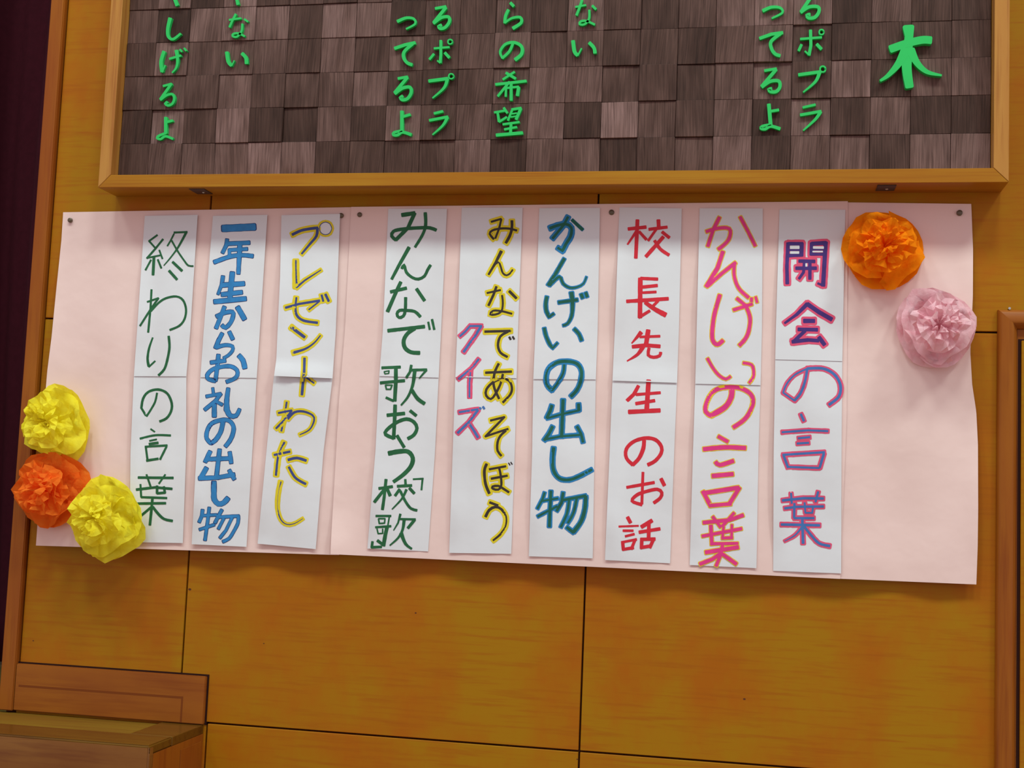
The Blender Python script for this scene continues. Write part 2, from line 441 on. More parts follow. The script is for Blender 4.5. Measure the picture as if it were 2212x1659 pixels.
# ---------------------------------------------------------------- strokes
def catmull(pts, step):
    out = []
    n = len(pts)
    for i in range(n-1):
        p0 = pts[max(i-1, 0)]; p1 = pts[i]; p2 = pts[i+1]; p3 = pts[min(i+2, n-1)]
        L = math.hypot(p2[0]-p1[0], p2[1]-p1[1]); k = max(2, int(L/step))
        for j in range(k):
            t = j/k
            out.append(tuple(.5*((2*p1[a]) + (-p0[a]+p2[a])*t + (2*p0[a]-5*p1[a]+4*p2[a]-p3[a])*t*t + (-p0[a]+3*p1[a]-3*p2[a]+p3[a])*t**3) for a in (0, 1)))
    out.append(pts[-1])
    return out

def subdiv(a, b, step):
    L = math.hypot(b[0]-a[0], b[1]-a[1]); k = max(1, int(L/step))
    return [(a[0]+(b[0]-a[0])*j/k, a[1]+(b[1]-a[1])*j/k) for j in range(k+1)]

def parse(txt, scale):
    chars = []; off = (0, 0); cur = None
    for ln in txt.strip().splitlines():
        q = ln.split()
        if not q: continue
        if q[0] == '@': off = (float(q[1]), float(q[2]))
        elif q[0] == '*':
            cur = {'s': int(q[1]) if len(q) > 1 else 0, 'st': q[2] if len(q) > 2 else '', 'k': []}; chars.append(cur)
        else:
            mode = ''; ov = None
            if q[0].startswith('!'): mode = q[0][1]; ov = q[0][2:]; q = q[1:]
            if q[0] == '': q = q[1:]
            sm_ = q[0].startswith('~'); ws = q[0].lstrip('~').split('-')
            w0 = float(ws[0]); w1 = float(ws[-1])
            n_ = [float(t) for t in q[1:]]
            pts = [(off[0]+n_[i]/scale, off[1]+n_[i+1]/scale) for i in range(0, len(n_), 2)]
            cur['k'].append((sm_, w0/scale, w1/scale, pts, mode, ov))
    return chars

def ribbon(pts, w0, w1, rs, re, jit=None):
    """2-D outline strip of a stroke (photo pixels): list of (left, right) pairs; rs/re: how round the ends are."""
    n = len(pts); L = [0]
    for i in range(1, n): L.append(L[-1]+math.hypot(pts[i][0]-pts[i-1][0], pts[i][1]-pts[i-1][1]))
    T = L[-1] or 1
    tang = []
    for i in range(n):
        a = pts[max(i-1, 0)]; b = pts[min(i+1, n-1)]
        d = math.hypot(b[0]-a[0], b[1]-a[1]) or 1
        tang.append(((b[0]-a[0])/d, (b[1]-a[1])/d))
    out = []
    def pair(p, t, hw): out.append(((p[0]+t[1]*hw, p[1]-t[0]*hw), (p[0]-t[1]*hw, p[1]+t[0]*hw)))
    h0 = w0/2; h1 = w1/2
    if rs:
        for a in (80, 50, 25): pair((pts[0][0]-tang[0][0]*h0*rs*math.sin(math.radians(a)), pts[0][1]-tang[0][1]*h0*rs*math.sin(math.radians(a))), tang[0], h0*math.cos(math.radians(a)) if rs > .6 else h0*(.55+.45*math.cos(math.radians(a))))
    for i in range(n):
        hw = h0+(h1-h0)*L[i]/T
        if jit: hw *= 1+jit.uniform(-.05, .05)
        pair(pts[i], tang[i], hw)
    if re:
        for a in (25, 50, 80): pair((pts[-1][0]+tang[-1][0]*h1*re*math.sin(math.radians(a)), pts[-1][1]+tang[-1][1]*h1*re*math.sin(math.radians(a))), tang[-1], h1*math.cos(math.radians(a)) if re > .6 else h1*(.55+.45*math.cos(math.radians(a))))
    return out

def ribbons(k, extra, jit, step=5.0):
    sm_, w0, w1, pts, mode, ov = k
    w0 += extra; w1 += extra
    endr = .35 if not extra else .35+.65*min(1, extra/max(w0, .1))
    # an outline also reaches past the ends of its stroke
    if extra:
        def ext(a, b):
            d = math.hypot(a[0]-b[0], a[1]-b[1]) or 1
            g = extra*.12
            return (a[0]+(a[0]-b[0])/d*g, a[1]+(a[1]-b[1])/d*g)
        pts = [ext(pts[0], pts[1])]+list(pts[1:-1])+[ext(pts[-1], pts[-2])]
        endr = .5
    if sm_: return [ribbon(catmull(pts, step), w0, w1, endr, endr, jit)]
    out = []; n = len(pts)
    T = sum(math.hypot(pts[i+1][0]-pts[i][0], pts[i+1][1]-pts[i][1]) for i in range(n-1)) or 1
    s = 0
    for i in range(n-1):
        d = math.hypot(pts[i+1][0]-pts[i][0], pts[i+1][1]-pts[i][1])
        a = w0+(w1-w0)*s/T; b = w0+(w1-w0)*(s+d)/T; s += d
        out.append(ribbon(subdiv(pts[i], pts[i+1], step*1.4), a, b, endr if i == 0 else .9, endr if i == n-2 else .9, jit))
    return out

GREEN = '''
@ 200 0
*
22-28 630 -60 650 -15 672 42
*
~30-18 617 145 598 230 602 290 640 312 700 268
*
~28 568 410 545 490 552 570
12 554 575 578 520
18 612 468 702 442
~30-12 668 402 676 480 665 540 634 578
14 695 393 710 412
14 728 383 745 405
*
18 562 685 628 667
22 625 670 540 790
~20 540 795 590 758 635 750 650 785 635 825 600 840 577 825 595 812
*
26 582 935 582 1060
20 590 972 636 960
~20 582 1060 530 1080 512 1098 540 1108 580 1085 638 1105
*
18-24 1130 -60 1148 0 1156 35
*
16 1088 158 1180 145
18 1140 112 1110 170 1090 215
16 1208 152 1236 172
~17 1192 190 1185 250 1150 292 1115 288 1120 270 1160 265 1210 288
*
~28 1068 415 1080 490 1105 520
10 1107 525 1128 482
~28 1190 425 1220 460 1225 505
@ 750 0
*
~26-14 400 170 470 142 530 150 540 190 470 230
*
26 378 385 460 357 540 340
~26 520 350 455 410 450 460 478 500 515 515
*
22 405 625 480 612
26 478 618 378 738
~26 380 745 440 702 500 695 508 740 480 785 440 795 422 778 442 766
*
28 435 885 435 1045
22 440 930 500 912
~20-26 435 1040 372 1055 368 1075 402 1075 440 1052 508 1072
*
22 702 67 785 52
26 785 60 690 178
~25 688 185 750 140 808 135 812 175 780 218 742 228 726 210 750 200
*
17 692 385 812 375
22 745 322 745 440 740 498
13 718 482 738 500
20 690 430 655 472
24 778 420 812 458
~11 838 332 833 346 820 350 806 346 802 332 806 318 820 314 833 318 838 332
*
26 650 645 800 625
~28-12 798 628 770 700 680 780
~11 848 607 842 622 828 627 813 622 808 607 813 592 828 587 842 592 848 607
*
20 692 903 760 886
22 655 958 800 930
~26-12 798 935 760 1000 680 1072
*
24 1300 22 1325 48
~24 1283 78 1260 130 1255 182
~16-28 1255 182 1310 145 1378 138 1385 180 1320 225
*
~22 1320 345 1290 410 1235 462
~18-30 1235 462 1218 410 1260 352 1330 338 1388 370 1388 430 1338 475
*
18 1332 572 1240 632
22 1265 580 1340 625
22 1182 672 1425 645
20 1292 652 1200 765
18 1258 702 1365 690
18 1265 700 1262 768
26 1365 695 1355 760
24 1305 665 1305 798
*
18 1172 895 1260 880
20 1247 858 1275 900
20 1198 900 1208 968
18 1210 970 1270 932
20 1310 872 1385 860
24 1382 865 1345 950
18 1312 880 1280 958
12 1312 907 1350 900
12 1302 932 1345 925
18 1240 990 1370 972
22 1305 980 1300 1060
18 1252 1030 1350 1012
26 1188 1076 1395 1058
*
15 1818 55 1900 40
20 1870 0 1850 60 1826 120
20 1952 45 1980 73
~18 1928 80 1925 150 1890 193 1850 192 1860 170 1905 167 1970 195
*
~30 1798 325 1810 410 1834 438
12 1836 442 1866 385
~28 1928 340 1965 380 1973 422
@ 1612 0
*
~28-14 133 85 200 57 270 62 288 100 205 145
*
26 108 305 200 272 290 260
~27 275 265 198 330 203 390 232 430 268 443
*
22 147 562 240 547
27 238 553 123 688
~27 125 692 190 648 258 645 268 690 240 728 195 730 178 712 202 706
*
30 180 830 195 1000
22 198 885 258 875
~20-27 195 990 128 1005 115 1022 150 1028 195 1005 268 1025
*
27 520 -30 437 93
~27 435 97 500 55 572 55 578 95 545 138 497 143 482 120 508 115
*
19 432 310 600 297
25 512 240 515 360 500 438
14 468 407 498 435
22 440 355 418 403
26 562 352 598 390
~12 619 255 613 270 600 275 586 270 581 255 586 240 600 235 613 240 619 255
*
26 418 595 585 572
~30-12 585 575 550 650 455 733
~13 632 550 626 567 610 573 593 567 588 550 593 533 610 527 626 533 632 550
*
19 452 855 550 833
23 432 915 595 886
~28-12 592 890 550 950 455 1038
*
92-64 1292 214 1298 300
~62-84 1296 280 1290 350 1282 430
~84-68 1282 430 1278 520 1285 600 1300 690
~62 1150 390 1280 345 1400 318 1470 320
~80-20 1270 400 1210 510 1130 600 1068 642
~70-16 1310 400 1360 500 1440 572 1555 600
'''
INKTXT = '''
@ 270 445
* 0 gn
26 430 385 320 465 400 555
28 505 440 400 570 290 695
24 290 690 465 655
24 455 585 497 700
26 345 715 272 850
38 385 670 372 915
26 435 710 482 825
28 650 352 825 345
22 650 370 605 460 562 530
~34-14 815 345 760 450 690 570 600 690 515 790
~24 620 460 700 600 790 730 840 790 905 797
36 632 742 757 860
36 585 858 690 975
* 0 gn
30 352 1110 340 1350 308 1677
26 295 1273 445 1222
28 445 1222 340 1370 200 1590
~30 345 1395 440 1290 540 1225 680 1200 770 1250 810 1370 790 1500 720 1590 595 1645
* 1 bl
90 1300 298 1720 278
* 1 bl
46 1355 445 1345 520 1295 620
50 1370 500 1650 487
42 1385 585 1622 570
38 1385 580 1388 665
~50 1185 745 1400 670 1560 652 1695 665
58-48 1525 500 1515 700 1505 895
* 1 bl
50-36 1300 935 1285 1040 1235 1170
60 1285 1050 1578 1030
64 1425 885 1405 1080 1390 1260
55 1285 1175 1550 1145
60 1188 1270 1600 1230
* 1 bl
~50 1215 1465 1270 1440 1330 1415 1425 1405 1435 1460 1400 1550 1335 1615 1290 1585
50 1320 1340 1265 1480 1210 1620
62 1495 1345 1540 1420 1585 1500
@ 270 705
* 0 gn
~24-38 368 150 320 290 300 430 315 530
24 315 540 400 460
~34 580 130 590 280 560 450 520 570 445 650
* 0 gn
~28 425 885 400 1000 340 1110 285 1195
30 285 1195 215 1080
~34 218 1080 240 960 310 870 440 838 560 890 620 1020 610 1130 550 1220 460 1262
* 0 gn
24 340 1362 395 1400
~30 200 1490 400 1445 605 1448
26 325 1520 420 1500
36 320 1562 440 1545
30 265 1598 560 1580
30 275 1597 300 1782
30 550 1597 465 1767
34 285 1782 440 1757
* 1 bl
48 1385 75 1430 170
48-56 1290 95 1240 190 1205 285
~48-34 1210 280 1330 248 1425 265 1425 325 1370 385 1310 420
* 1 bl
50 1240 380 1225 540 1200 720
48 1140 480 1330 455
~48 1195 725 1110 700 1090 650 1150 580 1260 540 1400 530 1485 580 1490 650 1440 700 1350 735
~62 1515 390 1565 450 1590 550
* 1 bl
35 1165 820 1175 900
40 1080 930 1270 895
45 1270 895 1200 990 1060 1105
58 1185 1040 1185 1195
40 1215 1000 1290 1040
~46-70 1370 825 1350 980 1350 1110
~70-40 1350 1100 1395 1185 1475 1185 1520 1100
* 1 bl
~54 1300 1270 1270 1400 1200 1510 1140 1550
~50 1140 1550 1085 1490 1090 1390 1150 1290 1270 1245 1380 1250 1440 1330 1430 1430 1390 1520 1335 1590
@ 270 960
* 0 gn
36 175 440 640 445
28 285 400 340 560
26 535 400 450 520
36 150 600 400 570 625 590
28 205 530 215 700
32 215 700 555 712
34 425 550 425 650
34 425 650 530 640 515 560
34 170 785 540 780
36 365 705 355 820 330 1070
32 350 830 185 970
~36 370 830 440 920 520 990 630 1015
* 1 bl
52 1255 70 1240 200 1215 420
52 1130 95 1065 230
52 1075 197 1415 185
50 1390 105 1410 245
60 1080 315 1000 455
52 985 450 1230 440 1450 400
50 1385 345 1450 460
* 1 bl
~65 1180 500 1180 650 1185 730 1240 790 1310 775 1365 715
* 1 bl
42 1030 870 1020 950 985 1030
34 1040 945 1215 935
40 1118 840 1100 1000 1062 1270
36 990 1130 1185 1065
42 1285 870 1240 950 1195 1040
38 1250 965 1510 950
~38 1505 950 1500 1040 1440 1160 1380 1250 1300 1290
36 1310 985 1240 1120
36 1420 975 1340 1140 1260 1240
@ 545 445
* 2 ny
~38 530 380 650 325 780 300 870 290
~38-26 865 295 850 400 760 510 655 635
!o34 ~34 1070 298 1042 368 972 396 902 368 874 298 902 228 972 200 1042 228 1070 298
!c ~10 1056 298 1030 357 972 382 914 357 890 298 914 238 972 213 1030 238 1056 298
* 2 ny
45 577 725 580 1080
30-14 585 1080 700 985 910 850
* 2 ny
32 440 1350 620 1300 895 1255
20 890 1265 750 1375
~34 582 1215 570 1340 590 1450 680 1520 865 1550
30 920 1180 942 1265
34 970 1170 1015 1265
@ 545 705
* 2 ny
42 515 10 695 145
~16-38 905 120 820 220 700 300 540 350
* 2 ny
36 693 420 688 600 658 910
22 705 670 820 755
* 2 ny
30 457 1005 430 1200 387 1390
28 345 1150 525 1115
28 525 1118 400 1270 315 1355
~38-14 470 1225 560 1140 680 1130 800 1180 820 1250 760 1370 630 1438
@ 545 960
* 2 ny
~38 420 -30 370 90 340 200 318 410
32 290 140 500 95
~38 475 205 590 180 715 215
~34 485 300 560 430 640 490 710 525
* 2 ny
~28-8 375 495 345 650 335 850 380 1000 460 1062 560 1050 670 985
@ 790 445
* 3 gn
56 480 120 650 95
50 650 95 560 290 400 450
~46 400 450 345 400 370 335 500 305 700 290 850 290 935 320
~46-36 790 90 795 250 755 380 655 545
* 3 gn
50-40 575 550 440 790 345 970
~40 480 830 510 780 540 880 620 950 700 970 780 930 820 850 860 785
* 3 gn
50 465 1010 390 1170 290 1400
46 330 1140 540 1090
48 675 1100 780 1255
~42 530 1215 525 1380 500 1460 440 1480 415 1430 450 1385 530 1385 650 1400 725 1470
* 3 gn
50 295 1655 780 1600
~54 650 1625 560 1687 505 1780 520 1880 600 1940 715 1950
30 830 1540 850 1640
34 880 1505 910 1640
@ 790 705
* 3 gn
40 215 550 460 540
50 400 560 400 720 385 990
18 245 600 310 590 305 625 255 630 245 600
42 195 750 515 720
22 262 780 350 780 330 835 275 835 262 780
34 270 945 370 990
36 605 515 590 600 540 680
36 590 580 810 575
34-20 805 580 710 690
~50-25 650 600 630 750 600 850 550 950 470 1045
~50 615 850 690 960 780 1025
* 3 gn
50 390 1045 385 1200 370 1490
48 285 1180 515 1155
~48 370 1485 265 1435 275 1380 400 1280 540 1230 640 1270 680 1350 640 1440 560 1490
45 590 1120 670 1185
* 3 gn
45 415 1450 510 1605
~66-50 305 1687 430 1662 560 1662 625 1747 600 1857 500 1967 370 2062
@ 790 960
* 3 gn
26 630 462 765 455
26 755 450 740 605
* 3 gn
40 175 585 355 560
42 270 465 245 700 222 865
42 260 580 115 765
45 275 570 325 680
34 525 465 530 540
40 420 555 610 545
40 450 595 390 680
40 580 580 645 650
~36-18 540 600 480 720 350 860
~36 460 620 530 760 600 850 680 875
* 3 gn
32 135 950 335 950
22 315 950 295 1070
22 170 985 180 1050 250 1045 255 985 170 985
32 130 1100 335 1085
50 285 1090 260 1200 235 1345
20 150 1120 165 1185 225 1180 225 1120
40 155 1275 235 1335
34-15 460 925 430 1040 370 1140
30 450 990 660 995
40 650 1000 560 1110
~44-20 510 1000 490 1130 430 1240 320 1340
~55-30 470 1180 530 1320 610 1385
* 3 gn
36 90 1290 80 1365 210 1360
@ 790 445
* 4 ky
28 1665 210 1800 170
28 1800 175 1770 300 1720 430
~30 1700 440 1645 370 1680 325 1780 300 1900 300 2005 325
~38 1940 195 1940 300 1910 400 1860 490
* 4 ky
44-28 1800 600 1720 760 1630 910
~26 1690 800 1760 745 1790 800 1820 890 1870 920 1920 890 1950 845
* 4 ky
34 1735 1070 1695 1180 1630 1320
28 1610 1155 1790 1115
36 1905 1130 2000 1225
~28 1810 1185 1820 1290 1800 1400 1720 1440 1650 1440 1690 1390 1800 1395 1940 1430
@ 790 705
* 4 ky
34 1580 70 1930 60
~34 1890 70 1790 130 1755 250 1790 350 1880 405
!c 30 1905 140 1925 175
!c 28 1950 135 1970 170
* 4 ky
34 1590 615 1935 600
~34 1765 495 1710 620 1700 790 1770 960
~32 1820 635 1790 760 1720 900 1660 965 1600 920 1600 840 1680 750 1800 700 1900 720 1940 810 1920 900 1820 1010
* 4 ky
30 1655 1250 1840 1205 1590 1460 1890 1360
~32 1885 1365 1790 1450 1750 1540 1750 1650 1800 1717
@ 790 960
* 4 ky
~38 1605 260 1575 350 1590 520 1640 650
30 1640 330 1860 290
32 1665 455 1880 415
~32 1770 310 1790 400 1800 540 1760 600 1690 590 1680 560 1760 550 1830 590 1900 635
!c 16 1895 245 1915 275
!c 16 1925 235 1945 265
* 4 ky
34 1645 770 1755 810
~40-26 1590 960 1640 870 1720 830 1800 860 1860 960 1850 1090 1790 1190 1690 1275
@ 790 705
* 4 pb
28 1390 -10 1320 70 1250 130
28 1385 -5 1540 -5
34 1530 0 1450 130 1300 340
* 4 pb
28 1500 435 1400 560 1230 700
30 1395 570 1380 750 1380 940
* 4 pb
28 1240 1140 1490 1100
34 1490 1110 1370 1270 1220 1415
34 1365 1280 1440 1390 1490 1475
!c 30 1510 1080 1530 1095
!c 30 1555 1065 1575 1095
@ 1135 445
* 5 gb40
~45 325 295 420 260 540 240 610 290 600 400 540 500 495 590
40 565 145 510 250 360 430
36 500 600 430 555
!o8 50 620 185 760 315
* 5 gb14
48 515 700 400 900 300 1050
~50-18 320 1050 450 940 500 1030 590 1085 690 1075 770 1030 810 940
* 5 gb12
~52 285 1205 270 1300 280 1400 320 1475
40 320 1470 375 1430
48 440 1280 690 1245
~66-34 610 1150 625 1280 615 1450 560 1560 500 1585
50 740 1170 760 1220
45 800 1150 820 1205
@ 1135 705
* 5 gb16
~45 250 25 275 130 330 250 370 285
28 370 280 425 220
~48 650 35 710 100 745 185
* 5 gb26
~36 515 510 500 620 430 750 355 850
~50 355 850 290 780 275 680 310 560 420 480 560 465 690 500 745 600 730 740 680 850 605 930
* 5 gb28
50 500 975 480 1470
48 350 1050 330 1120 285 1215
32 285 1220 500 1160 710 1115
48 705 1030 710 1115
48 360 1330 310 1430 250 1510
34 260 1500 460 1460 720 1440
42 685 1330 740 1430 765 1535
@ 1135 960
* 5 gb28
~52-42 375 45 360 200 375 350 450 450 580 470 720 420 880 335
* 5 gb22
34 255 640 230 720 160 850
30 220 750 430 715
46 338 620 325 880 318 1090
34 165 955 420 820
44 500 640 480 770 415 880
42 490 740 800 680
~56 800 690 790 850 740 1020 640 1160
44 640 1170 550 1100
~38 580 740 550 920 470 1095
~38 680 720 640 900 565 1040
@ 1135 445
* 6 rd
48 1365 305 1600 280
50 1487 185 1465 690
40-24 1470 340 1355 510
40 1510 340 1605 445
50 1765 185 1770 290
44 1640 310 1880 280
36 1735 310 1630 460
45 1815 345 1910 420
50 1830 410 1600 670
~45 1715 460 1790 570 1905 650
* 6 rd
62 1525 960 1520 1480
44 1530 960 1755 970
46 1560 1075 1750 1055
36 1560 1150 1735 1140
50 1345 1265 1895 1230
40 1505 1480 1650 1390
~50-70 1590 1280 1720 1370 1860 1445
40 1760 1260 1700 1320
@ 1135 705
* 6 rd
60-20 1535 80 1410 225
36 1520 140 1785 130
62 1630 50 1600 250
52 1420 270 1600 250 1785 265
~60-20 1560 270 1490 370 1350 460
~44 1640 290 1630 380 1700 410 1780 390 1795 345
* 6 rd
50 1500 790 1440 900 1350 985
40 1470 905 1790 880
62 1635 715 1610 1100
46 1465 1025 1715 985
58 1370 1135 1785 1115
@ 1135 960
* 6 rd
~54 1575 -50 1565 50 1510 180 1425 270
~50 1425 270 1340 180 1340 60 1440 -40 1600 -85 1730 -60 1805 30 1800 120 1720 220 1625 270
* 6 rd
38 1560 370 1545 790
42 1345 570 1710 505
~46 1545 800 1415 750 1480 670 1600 625 1750 595 1810 640 1790 710 1705 775
50 1800 455 1845 545
* 6 rd
48 1355 965 1395 1040
28 1240 1090 1500 1080
34 1295 1145 1430 1145
34 1325 1220 1445 1190
36 1275 1300 1475 1260
44 1290 1290 1300 1400
42 1455 1265 1405 1390
42 1290 1395 1435 1370
55 1680 1010 1540 1095
50 1640 1020 1635 1240
46 1510 1165 1785 1120
48 1530 1260 1720 1255
46 1545 1260 1540 1380
46 1700 1260 1650 1370
45 1530 1370 1670 1345
@ 1485 445
* 7 py
~46 250 340 380 300 520 290 570 330 550 440 480 520 410 575
48 425 150 340 320 270 535
44 700 145 800 330 900 530
* 7 py
55 470 605 400 820 250 1070
48 270 1060 450 900 640 750
~45 625 760 620 920 680 1090 810 1215
* 7 py
~54 430 1180 360 1430 330 1650 335 1780 380 1835 420 1830 470 1785
45 655 1225 770 1320
45 610 1380 860 1300
~50 770 1310 830 1480 815 1650 770 1760 690 1850
42 850 1220 850 1268
36 905 1205 925 1280
@ 1485 705
* 7 py
~40 265 425 350 570 430 660 510 700 570 665
~40 740 485 850 510 880 600 870 680 820 750
* 7 py
~70 590 830 580 940 500 1070 310 1185
~55 310 1185 240 1130 260 1000 350 860 500 810 700 820 840 900 870 1010 820 1150 740 1250 610 1340
* 7 py
50 410 1460 535 1530
~60 215 1630 500 1605 770 1615
~55 375 1800 430 1840 610 1785
58 330 1985 605 1960
55 205 2190 300 2370
58 240 2210 680 2140
54 690 2140 560 2350
50 290 2380 580 2355
@ 1485 980
* 7 py
50 210 915 560 880 740 815
42 335 835 440 975
42 620 785 460 965
44 195 1095 720 995
48 310 950 325 1210
40 325 1195 670 1190
34 480 970 465 1110
34 590 940 585 1120
40 455 1120 600 1115
54 240 1310 675 1240
46 465 1215 440 1340 380 1490
50 430 1330 330 1400 165 1465
50 460 1330 560 1400 650 1465
@ 1485 445
* 8 vp
48 1335 490 1320 800 1325 1030
48 1340 500 1530 500
24 1340 585 1530 585
46 1330 658 1520 650
56 1515 495 1512 660
50 1650 490 1645 650
56 1835 480 1800 1060
54 1650 500 1840 490
24 1650 578 1840 578
38 1640 640 1840 640
30 1730 1025 1800 1055
46 1480 730 1690 735
48 1440 825 1710 825
45-34 1555 740 1540 880 1480 965
44 1625 740 1625 970
!w 44 1368 548 1480 548
!w 34 1368 617 1478 617
!w 34 1672 550 1805 552
!w 20 1662 605 1795 605
!w 26 1578 764 1578 800
* 8 vp
55-30 1590 1300 1450 1440 1290 1555
58 1590 1300 1750 1410 1915 1505
58 1545 1525 1685 1525
50 1470 1637 1725 1642
48 1560 1657 1400 1807
50 1390 1802 1600 1777 1740 1787
55 1745 1740 1820 1842
@ 1485 705
* 8 pb
~34 1590 560 1560 730 1500 890 1420 985
24 1420 985 1270 880
~24 1270 880 1320 760 1430 640 1590 560
~38 1590 560 1800 560 1950 640 2030 780 2010 930 1880 1040
* 8 pb
34 1505 1165 1545 1255
28 1255 1405 1600 1380 1865 1390
28 1470 1485 1625 1470
28 1455 1555 1610 1545
30 1265 1705 1820 1670
34 1275 1710 1335 1875
34 1810 1690 1755 1875
28 1335 1865 1750 1880
@ 1485 980
* 8 pb
34 1260 620 1550 590 1805 595
28 1375 525 1385 660
30 1735 505 1700 640
32 1290 725 1450 705 1805 700
32 1420 660 1415 850
32 1415 855 1680 855
26 1555 650 1565 780
26 1670 690 1655 790
24 1560 785 1660 785
34 1245 940 1755 950
36 1525 880 1535 1190
~30-10 1530 960 1430 1080 1290 1160
~34 1545 960 1640 1080 1750 1190 1890 1225
'''

# green letters: cut from thick sheet, standing proud of the blocks
for ch in parse(GREEN, 3.6867):
    v = []; f = []
    # depth of the blocks it is fixed to
    allp = [p_ for k in ch['k'] for p_ in k[3]]
    dmax = 0
    for p_ in allp:
        q = at(p_[0], p_[1], BT); key = (int(math.floor((q.z-TZ)/TH)), int(math.floor((q.x-TX)/TW)))
        dmax = max(dmax, tile_front.get(key, BT))
    back = dmax-.0015; front = dmax+.0075
    big = max(k[1] for k in ch['k']) > 15
    if big: front += .003
    si = 0
    for k in ch['k']:
        for rb in ribbons(k, 0, None, 3.0):
            b0 = len(v); m_ = len(rb); si += 1
            fr = front + si*.00003
            for (l_, r_) in rb:
                for d_ in (fr, back):
                    v.append(at(l_[0], l_[1], front)); v[-1].y = -d_
                    v.append(at(r_[0], r_[1], front)); v[-1].y = -d_
            for i in range(m_-1):
                a = b0+i*4; b_ = a+4
                f += [(a, b_, b_+1, a+1), (a+2, a+3, b_+3, b_+2), (a, a+2, b_+2, b_), (a+1, b_+1, b_+3, a+3)]
            f += [(b0, b0+1, b0+3, b0+2), (b0+(m_-1)*4, b0+(m_-1)*4+2, b0+(m_-1)*4+3, b0+(m_-1)*4+1)]
    adopt(board, obj('letter', v, f, M_green))

# ---------------------------------------------------------------- paper surfaces
def smooth01(t): t = max(0, min(1, t)); return t*t*(3-2*t)
def pink_d(x, z):
    """Distance from the wall of the pink paper at (x, z): pinned at the top, buckling lower down."""
    s = smooth01((.47-z)/.45)
    n1 = noise.noise(Vector((x*2.2, 3.1, z*2.0)))
    n2 = noise.noise(Vector((x*6.5, 9.7, z*4.5)))
    n3 = noise.noise(Vector((x*16, 1.3, z*14)))
    s2 = smooth01((.40-z)/.75)
    n4 = noise.noise(Vector((x*5.0+z*2, 5.1, z*7.0)))
    d = .0045 + s*(.0040+.0065*n1+.0038*n2+.0042*n4) + s2*.014 + .0009*n3 + .0042*s*math.sin(x*37+n1*2.5)
    return max(d, .0024)

def poly_y(tab, y):
    if y <= tab[0][0]: return tab[0][1]
    for (a, b), (c, d) in zip(tab, tab[1:]):
        if y <= c: return b+(d-b)*(y-a)/(c-a)
    return tab[-1][1]

def sheet_grid(edgeL, edgeR, topL, topR, botL, botR, nx_, ny_, depth, bot_w=None):
    """edge tables give x at a pixel row; the grid runs between the two edges; depth(x, z, u, v) -> metres off the wall."""
    v = []; f = []
    for j in range(ny_+1):
        t = j/ny_
        for i in range(nx_+1):
            u = i/nx_
            y = (topL+(topR-topL)*u)*(1-t) + (botL+(botR-botL)*u)*t
            if bot_w: y += bot_w(u)*smooth01((t-.9)/.1)
            xl = poly_y(edgeL, y); xr = poly_y(edgeR, y)
            q = at(xl+(xr-xl)*u, y, .008)
            for _ in range(2): q = at(xl+(xr-xl)*u, y, depth(q.x, q.z, u, t))
            v.append(q)
    for j in range(ny_):
        for i in range(nx_):
            a = j*(nx_+1)+i; f.append((a, a+nx_+1, a+nx_+2, a+1))
    return v, f

banner = empty('pink_banner', (-.3, 0, .45))
def pink_sheet(*a):
    v, f = sheet_grid(*a[:-1], a[-1])
    o = obj('paper_sheet', v, f, M_pink, smooth=True)
    return adopt(banner, o)
pink_sheet([(458, 136.5), (519, 132.6), (621, 122), (681, 116), (727, 111.5), (802, 102), (900, 94), (1000, 88), (1131, 81), (1180, 77.5)],
           [(440, 762), (1210, 732)], 458.5, 447.5, 1178.5, 1199, 60, 72,
           lambda x, z, u, t: pink_d(x, z)-.0006+.004*smooth01((.03-u)/.03)*smooth01(t*2))
def mid_d(x, z, u, t):
    c = smooth01((.10-u)/.10)*smooth01((t-.80)/.2)
    return pink_d(x, z)+.0016+.0035*smooth01((.05-u)/.05)*smooth01(t*1.6)+.014*c*c
pink_sheet([(440, 759), (715, 745), (868, 732), (975, 726), (1150, 716), (1194, 714), (1203, 715)],
           [(430, 1831.5), (900, 1829), (1250, 1815)], 447, 434.5, 1197, 1250.5, 110, 76, mid_d)
pink_sheet([(430, 1818), (1260, 1800)],
           [(440, 2098), (540, 2102), (640, 2101.5), (700, 2099), (760, 2096), (830, 2100), (890, 2109), (960, 2112.5), (1100, 2113), (1180, 2112), (1263, 2109)],
           437, 440.5, 1249.5, 1262.5, 40, 76,
           lambda x, z, u, t: pink_d(x, z)-.0004+.007*smooth01((u-.86)/.14)*(.5+.5*math.sin(t*9+.6))*smooth01(t*3))
tag(banner, 'long pale pink paper banner of overlapping sheets pinned below the signboard', 'banner')

